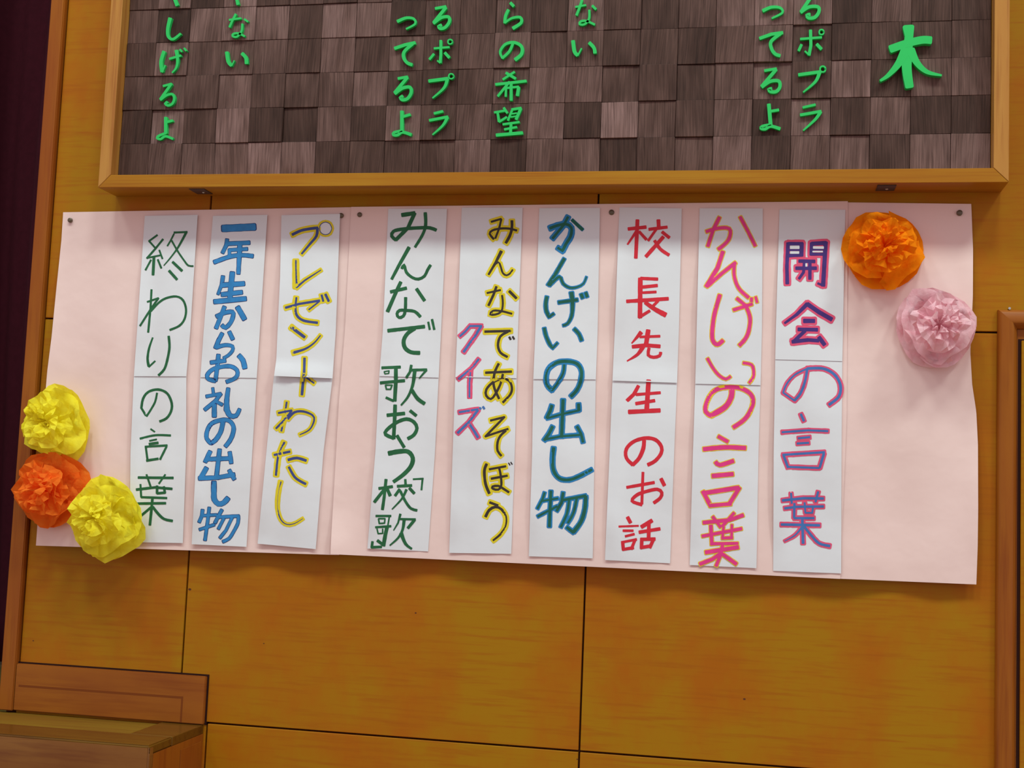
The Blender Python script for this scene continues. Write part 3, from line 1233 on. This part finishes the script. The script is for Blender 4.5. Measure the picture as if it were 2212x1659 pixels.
# strips: left edge, right edge tables (y, x); top; joint; bottom
STR = [
 dict(L=[(466, 312.8), (715, 296), (812, 289.2), (975, 282), (1171, 280)], R=[(464, 427), (715, 411), (812, 402.5), (975, 402), (1173, 395)], top=(466.5, 464.2), j=(812.7, 813), bot=(1171, 1173.2),
      lab='leftmost white paper strip with green characters, a yellow flower at its lower left edge'),
 dict(L=[(466, 460), (715, 440), (815, 432.8), (975, 424.6), (1175, 414)], R=[(464, 577.6), (715, 561.3), (816, 554.5), (975, 545), (1181, 532.4)], top=(466.5, 464.2), j=(815, 816.5), bot=(1175.6, 1181.3),
      lab='white paper strip with bright blue characters outlined in navy'),
 dict(L=[(465, 608), (600, 605), (715, 599.5), (775, 597), (812, 591.9), (820, 590.8), (975, 575.6), (1175, 556.4)], R=[(462, 734.6), (715, 725.3), (817, 718.3), (975, 698.8), (1186, 682)], top=(465, 462), j=(812, 817.3), bot=(1174.5, 1186.2),
      lab='white paper strip with navy characters edged in yellow, a small circle at its top'),
 dict(L=[(451, 838.8), (715, 827), (812, 819.3), (975, 811), (1185, 793.6)], R=[(451, 965.5), (715, 952.8), (816, 947.5), (975, 939.7), (1191, 924.8)], top=(451, 451), j=(812.4, 815.8), bot=(1185, 1191.2),
      lab='middle-left white paper strip with thick dark green characters filling its whole length'),
 dict(L=[(448, 997.5), (715, 988), (814, 983.7), (975, 978), (1194, 970.2)], R=[(448, 1129), (715, 1119), (816, 1116), (975, 1112), (1196, 1104.4)], top=(448.6, 448.6), j=(814.4, 817), bot=(1194.3, 1196.4),
      lab='white paper strip with two columns, black characters edged in yellow and three pink-and-blue ones'),
 dict(L=[(449, 1165), (715, 1156.5), (819, 1152), (975, 1149.6), (1201, 1142.3)], R=[(449, 1296), (715, 1291), (820, 1287), (975, 1284.4), (1206, 1280.3)], top=(449.8, 449), j=(819, 819.7), bot=(1201.7, 1206.2),
      lab='white paper strip with dark green characters edged in blue'),
 dict(L=[(448, 1338), (715, 1328), (822, 1323), (975, 1317), (1210, 1306.7)], R=[(450, 1472.7), (715, 1466.5), (827, 1462.5), (975, 1456.4), (1217, 1447.5)], top=(448, 450.3), j=(822.2, 827), bot=(1209.8, 1216.8),
      lab='white paper strip with plain red characters'),
 dict(L=[(450, 1511.4), (715, 1504.9), (829, 1501.8), (975, 1497), (1220, 1489.9)], R=[(450, 1647.8), (715, 1645.8), (832, 1643), (975, 1638.5), (1228, 1634)], top=(450, 450.3), j=(829, 832), bot=(1220.5, 1227.4),
      lab='white paper strip with magenta pink characters thinly edged in yellow'),
 dict(L=[(453, 1683.9), (715, 1676), (776, 1674.6), (975, 1671.4), (1233, 1670.2)], R=[(453, 1826), (715, 1821), (780, 1819.5), (975, 1817.8), (1239, 1817)], top=(452.8, 453.2), j=(776.3, 780.2), bot=(1233.1, 1238.8),
      lab='rightmost white paper strip with purple characters above blue ones, all edged in rose'),
]
def strip_d(k, x, z, u, t):
    """Distance of strip k off the wall; u across (0 left), t along (0 top)."""
    base = pink_d(x, z)+.0024
    lift = .0135*smooth01((.30-u)/.30)*smooth01(t*3)*(1-.75*smooth01((t-.85)/.15))*(.7+.6*noise.noise(Vector((k*5.3, 2, t*3)))) + .0016*smooth01((u-.85)/.15)
    arch = .0020*math.sin(math.pi*u)
    if k == 2: lift *= 1.4
    return base+lift+arch+.0012*noise.noise(Vector((x*9, k*3.0, z*5)))

def strip_uv(k, px, py):
    s = STR[k]
    xl = poly_y(s['L'], py); xr = poly_y(s['R'], py)
    u = (px-xl)/(xr-xl)
    y0 = s['top'][0]+(s['top'][1]-s['top'][0])*u; y1 = s['bot'][0]+(s['bot'][1]-s['bot'][0])*u
    return u, (py-y0)/(y1-y0), s['j'][0]+(s['j'][1]-s['j'][0])*u

def joint_lift(k, dy):
    """Upper sheet lifts a little at its lower edge; dy = pixels above the joint."""
    a = {2: .0045, 6: .0022, 8: .0006}.get(k, .0011)
    return .0005 + a*smooth01((40-dy)/40)

strips = []
for k, s in enumerate(STR):
    root = empty('paper_strip', tuple(at((s['L'][0][1]+s['R'][0][1])/2, s['top'][0], .005)))
    tag(root, s['lab'], 'paper strip', 'white lettered strips on the pink banner')
    # lower sheet first (lies underneath and reaches a little above the joint)
    def low(x, z, u, t, k=k, s=s):
        tt = (s['j'][0]-10+t*(s['bot'][0]-s['j'][0]+10)-s['top'][0])/(s['bot'][0]-s['top'][0])
        return strip_d(k, x, z, u, tt)
    def up(x, z, u, t, k=k, s=s):
        y = s['top'][0]+t*(s['j'][0]-s['top'][0])
        tt = (y-s['top'][0])/(s['bot'][0]-s['top'][0])
        return strip_d(k, x, z, u, tt)+joint_lift(k, s['j'][0]-y)*(1+(.8*(1-u) if k == 2 else 0))
    v, f = sheet_grid(s['L'], s['R'], s['j'][0]-10, s['j'][1]-10, s['bot'][0], s['bot'][1], 14, 40, low)
    adopt(root, obj('lower_sheet', v, f, M_white, smooth=True))
    v, f = sheet_grid(s['L'], s['R'], s['top'][0], s['top'][1], s['j'][0], s['j'][1], 14, 40, up)
    adopt(root, obj('upper_sheet', v, f, M_white, smooth=True))
    strips.append(root)

def ink_pt(k, px, py, h):
    u, t, jy = strip_uv(k, px, py)
    uc = max(-.02, min(1.02, u))
    q = at(px, py, .008)
    s = STR[k]
    tt = (py-s['top'][0])/(s['bot'][0]-s['top'][0])
    dy = jy-py
    for _ in range(2):
        d = strip_d(k, q.x, q.z, uc, tt)
        if dy > -3: d += joint_lift(k, max(dy, 0))*(1+(.8*(1-uc) if k == 2 else 0))
        q = at(px, py, d+h)
    return q

EPS = .00002
ri = random.Random(3)
MW = M_white
for ch in parse(INKTXT, 6.14444):
    k = ch['s']; st = ch['st']
    core, outl, ext = STYLE[st[:2]]
    if len(st) > 2: ext = float(st[2:])
    ext /= 6.14444
    if st[:2] == 'gb':
        ch['k'] = [(a, b*.84, c*.84, d, m_, o_) for a, b, c, d, m_, o_ in ch['k']]; ext += 2.2
    mats = [INK[core], INK[outl] if outl else INK[core], MW]
    v = []; f = []; mi = []
    level = 0
    def lay(rb, m, lv):
        b0 = len(v)
        n_ = len(rb)
        for q, (l_, r_) in enumerate(rb):
            h = .00028 + (lv+q/n_)*EPS
            c_ = ((l_[0]+r_[0])/2, (l_[1]+r_[1])/2)
            v.append(ink_pt(k, l_[0], l_[1], h)); v.append(ink_pt(k, c_[0], c_[1], h)); v.append(ink_pt(k, r_[0], r_[1], h))
        for q in range(n_-1):
            a = b0+q*3
            f.extend([(a, a+3, a+4, a+1), (a+1, a+4, a+5, a+2)]); mi.extend([m, m])
    if outl:
        for kk in ch['k']:
            if kk[4] in ('c', 'w'): continue
            if kk[4] == 'o' and kk[5] == '34':
                for rb in ribbons(kk, 0, ri): lay(rb, 1, level); level += 1
                continue
            e_ = float(kk[5])/6.14444 if kk[4] == 'o' and kk[5] else ext
            for rb in ribbons(kk, e_, ri): lay(rb, 1, level); level += 1
    for kk in ch['k']:
        if kk[4] == 'o' and kk[5] == '34': continue
        if kk[4] == 'w': continue
        for rb in ribbons(kk, 0, ri): lay(rb, 0, level); level += 1
    for kk in ch['k']:
        if kk[4] != 'w': continue
        for rb in ribbons(kk, 0, None): lay(rb, 2, level); level += 1
    adopt(strips[k], obj('character', v, f, mats, mi=mi, smooth=True))

# ---------------------------------------------------------------- pins
PIN = [(151, 475.5, 'round grey pin at the far left top corner of the pink banner', 1),
       (736.5, 465, 'round grey pin touching the top right corner of the navy-and-yellow lettered strip', 1),
       (776.5, 463.5, 'round grey pin between the navy-and-yellow strip and the thick green strip', 1),
       (1321, 458.5, 'round grey pin between the blue-edged green strip and the red strip', 1.08),
       (2073, 459.5, 'round grey pin at the far right top corner of the pink banner', 1.08)]
for px, py, lab, sc in PIN:
    q = at(px, py, .008)
    d = pink_d(q.x, q.z)+.0018
    o = cyl('push_pin', (q.x, q.z), .0053*sc, d-.001, d+.0025, M_pin, n=18, r2=.0050*sc, dome=.0015)
    tag(o, lab, 'pin', 'round grey pins along the top of the banner')

# ---------------------------------------------------------------- tissue paper flowers
M_or1 = tissue('tissue_orange', (1, .34, .010, 1), (1, .26, .006, 1))
M_or2 = tissue('tissue_red_orange', (1, .27, .035, 1), (1, .20, .02, 1))
M_yel = tissue('tissue_yellow', (1, .93, .07, 1), (.97, .85, .035, 1))
M_pnk = tissue('tissue_pink', (.97, .68, .74, 1), (.95, .57, .65, 1))

def flower(cx, cy, R, mat, seed, base, lab, depth=.055, centre=(0, 0)):
    """R: twelve radii in photo pixels, counted anticlockwise from the right."""
    rg = random.Random(seed)
    lo = 0
    for q in range(12):
        g = at(cx+55*math.cos(q), cy+55*math.sin(q), .02); lo = max(lo, pink_d(g.x, g.z))
    base += lo
    c0 = at(cx, cy, base+depth*.5)
    sc = (at(cx+50, cy, base+depth*.5)-at(cx-50, cy, base+depth*.5)).length/100
    root = empty('tissue_flower', (c0.x, -base, c0.z))
    tag(root, lab, 'paper flower', 'tissue paper flowers on the banner')
    tilt = .045
    def rad(a):
        a = (a-tilt*2) % (2*math.pi); q = a/(2*math.pi)*12; i = int(q) % 12; t = q-int(q)
        return (R[i]*(1-t)+R[(i+1) % 12]*t)*sc
    LAY = [  # (count, half width in degrees, radius factor, start height, tip height, curl)
        (4, 66, 1.0, .004, .22, .0), (4, 58, .92, .010, .50, .0), (4, 50, .72, .014, .82, .15),
        (3, 60, .60, .018, 1.0, .25), (3, 56, .46, .022, 1.08, .3), (2, 70, .30, .026, 1.0, .3)]
    a0 = rg.uniform(0, 6.28)
    for li, (cnt, hw, rf, h0, ht, curl) in enumerate(LAY):
        a0 += rg.uniform(.4, 1.0)
        for c in range(cnt):
            ac = a0+2*math.pi*c/cnt+rg.uniform(-.35, .35)
            w_ = math.radians(hw+rg.uniform(-6, 8))
            NU, NS = 10, 8
            v = []; f = []
            ph = rg.uniform(0, 6); nf = rg.uniform(1.2, 2.6)
            rr = rf*rg.uniform(.93, 1.04) if li else 1.0
            hh = ht*rg.uniform(.86, 1.1)
            so = Vector((rg.uniform(0, 50), rg.uniform(0, 50), rg.uniform(0, 50)))
            for si_ in range(NS+1):
                s = si_/NS
                for ui in range(NU+1):
                    u = -1+2*ui/NU
                    a = ac+w_*u*(.35+.65*s**.5)
                    edge = 1-.10*abs(u)**3 + (.05*math.sin(u*5+ph)+.05*noise.noise(so+Vector((u*2.2, 0, 0))))*(1 if li else .35)
                    Rr = rad(a)*rr*edge
                    if li < 2:
                        r = Rr*(s**.95)
                        h = h0+(depth*hh)*(s**1.2)*(1-.25*s)
                    else:
                        # cupped: rises steeply, leans outwards at the rim
                        r = Rr*(.18*s+.82*s**(1.5+.3*li))*(1-curl*.2*s)
                        h = h0+depth*hh*math.sin(min(1, s*1.02)*math.pi/2)**.8
                    am = depth*.19*s
                    fold = math.sin(u*nf*2.0+ph+2*s)*.55+math.sin(u*nf*4.2+ph*2)*.30
                    n1 = noise.noise(so+Vector((u*1.7, s*2.2, 0)))
                    n2 = abs(noise.noise(so+Vector((u*3.4, s*3.6, 4))))-.22
                    n3 = noise.noise(so+Vector((u*1.9, s*2, 9)))
                    h += am*(fold*.8+2.4*n1+2.8*n2)
                    r *= 1+(.22*n3+.08*n2)*s*(1 if li else .3)
                    a += .10*n1*s/(1+.3*li)
                    v.append((c0.x-root.location.x+math.cos(a)*r+centre[0]*(li/5), -max(h, .0006), c0.z-root.location.z+math.sin(a)*r+centre[1]*(li/5)))
            for si_ in range(NS):
                for ui in range(NU):
                    q = si_*(NU+1)+ui
                    if (si_+ui) % 2: f += [(q, q+NU+1, q+1), (q+1, q+NU+1, q+NU+2)]
                    else: f += [(q, q+NU+1, q+NU+2), (q, q+NU+2, q+1)]
            p_ = obj('petal', v, f, mat, root)
            if li < 2: p_.data.polygons.foreach_set('use_smooth', [True]*len(p_.data.polygons))
    return root

flower(1908, 538, [89, 90, 92, 92, 93, 90, 90, 88, 87, 88, 92, 90], M_or1, 5, .003, 'bright orange tissue paper flower at the upper right of the banner')
flower(2023, 706, [92, 88, 84, 92, 94, 92, 88, 84, 90, 94, 88, 86], M_pnk, 8, .004, 'pale pink tissue paper flower at the right edge of the banner')
flower(105, 1056, [82, 82, 76, 77, 75, 72, 86, 72, 76, 78, 78, 78], M_or2, 13, .007, 'red-orange tissue paper flower between two yellow ones, lower left', depth=.05)
flower(114, 912, [69, 68, 74, 79, 76, 70, 67, 76, 72, 72, 88, 76], M_yel, 21, .003, 'yellow tissue paper flower above the red-orange one, topmost at the left', depth=.052)
flower(222, 1117, [77, 74, 74, 88, 86, 72, 74, 74, 80, 92, 84, 90], M_yel, 34, .015, 'yellow tissue paper flower hanging over the bottom edge of the banner', depth=.055)
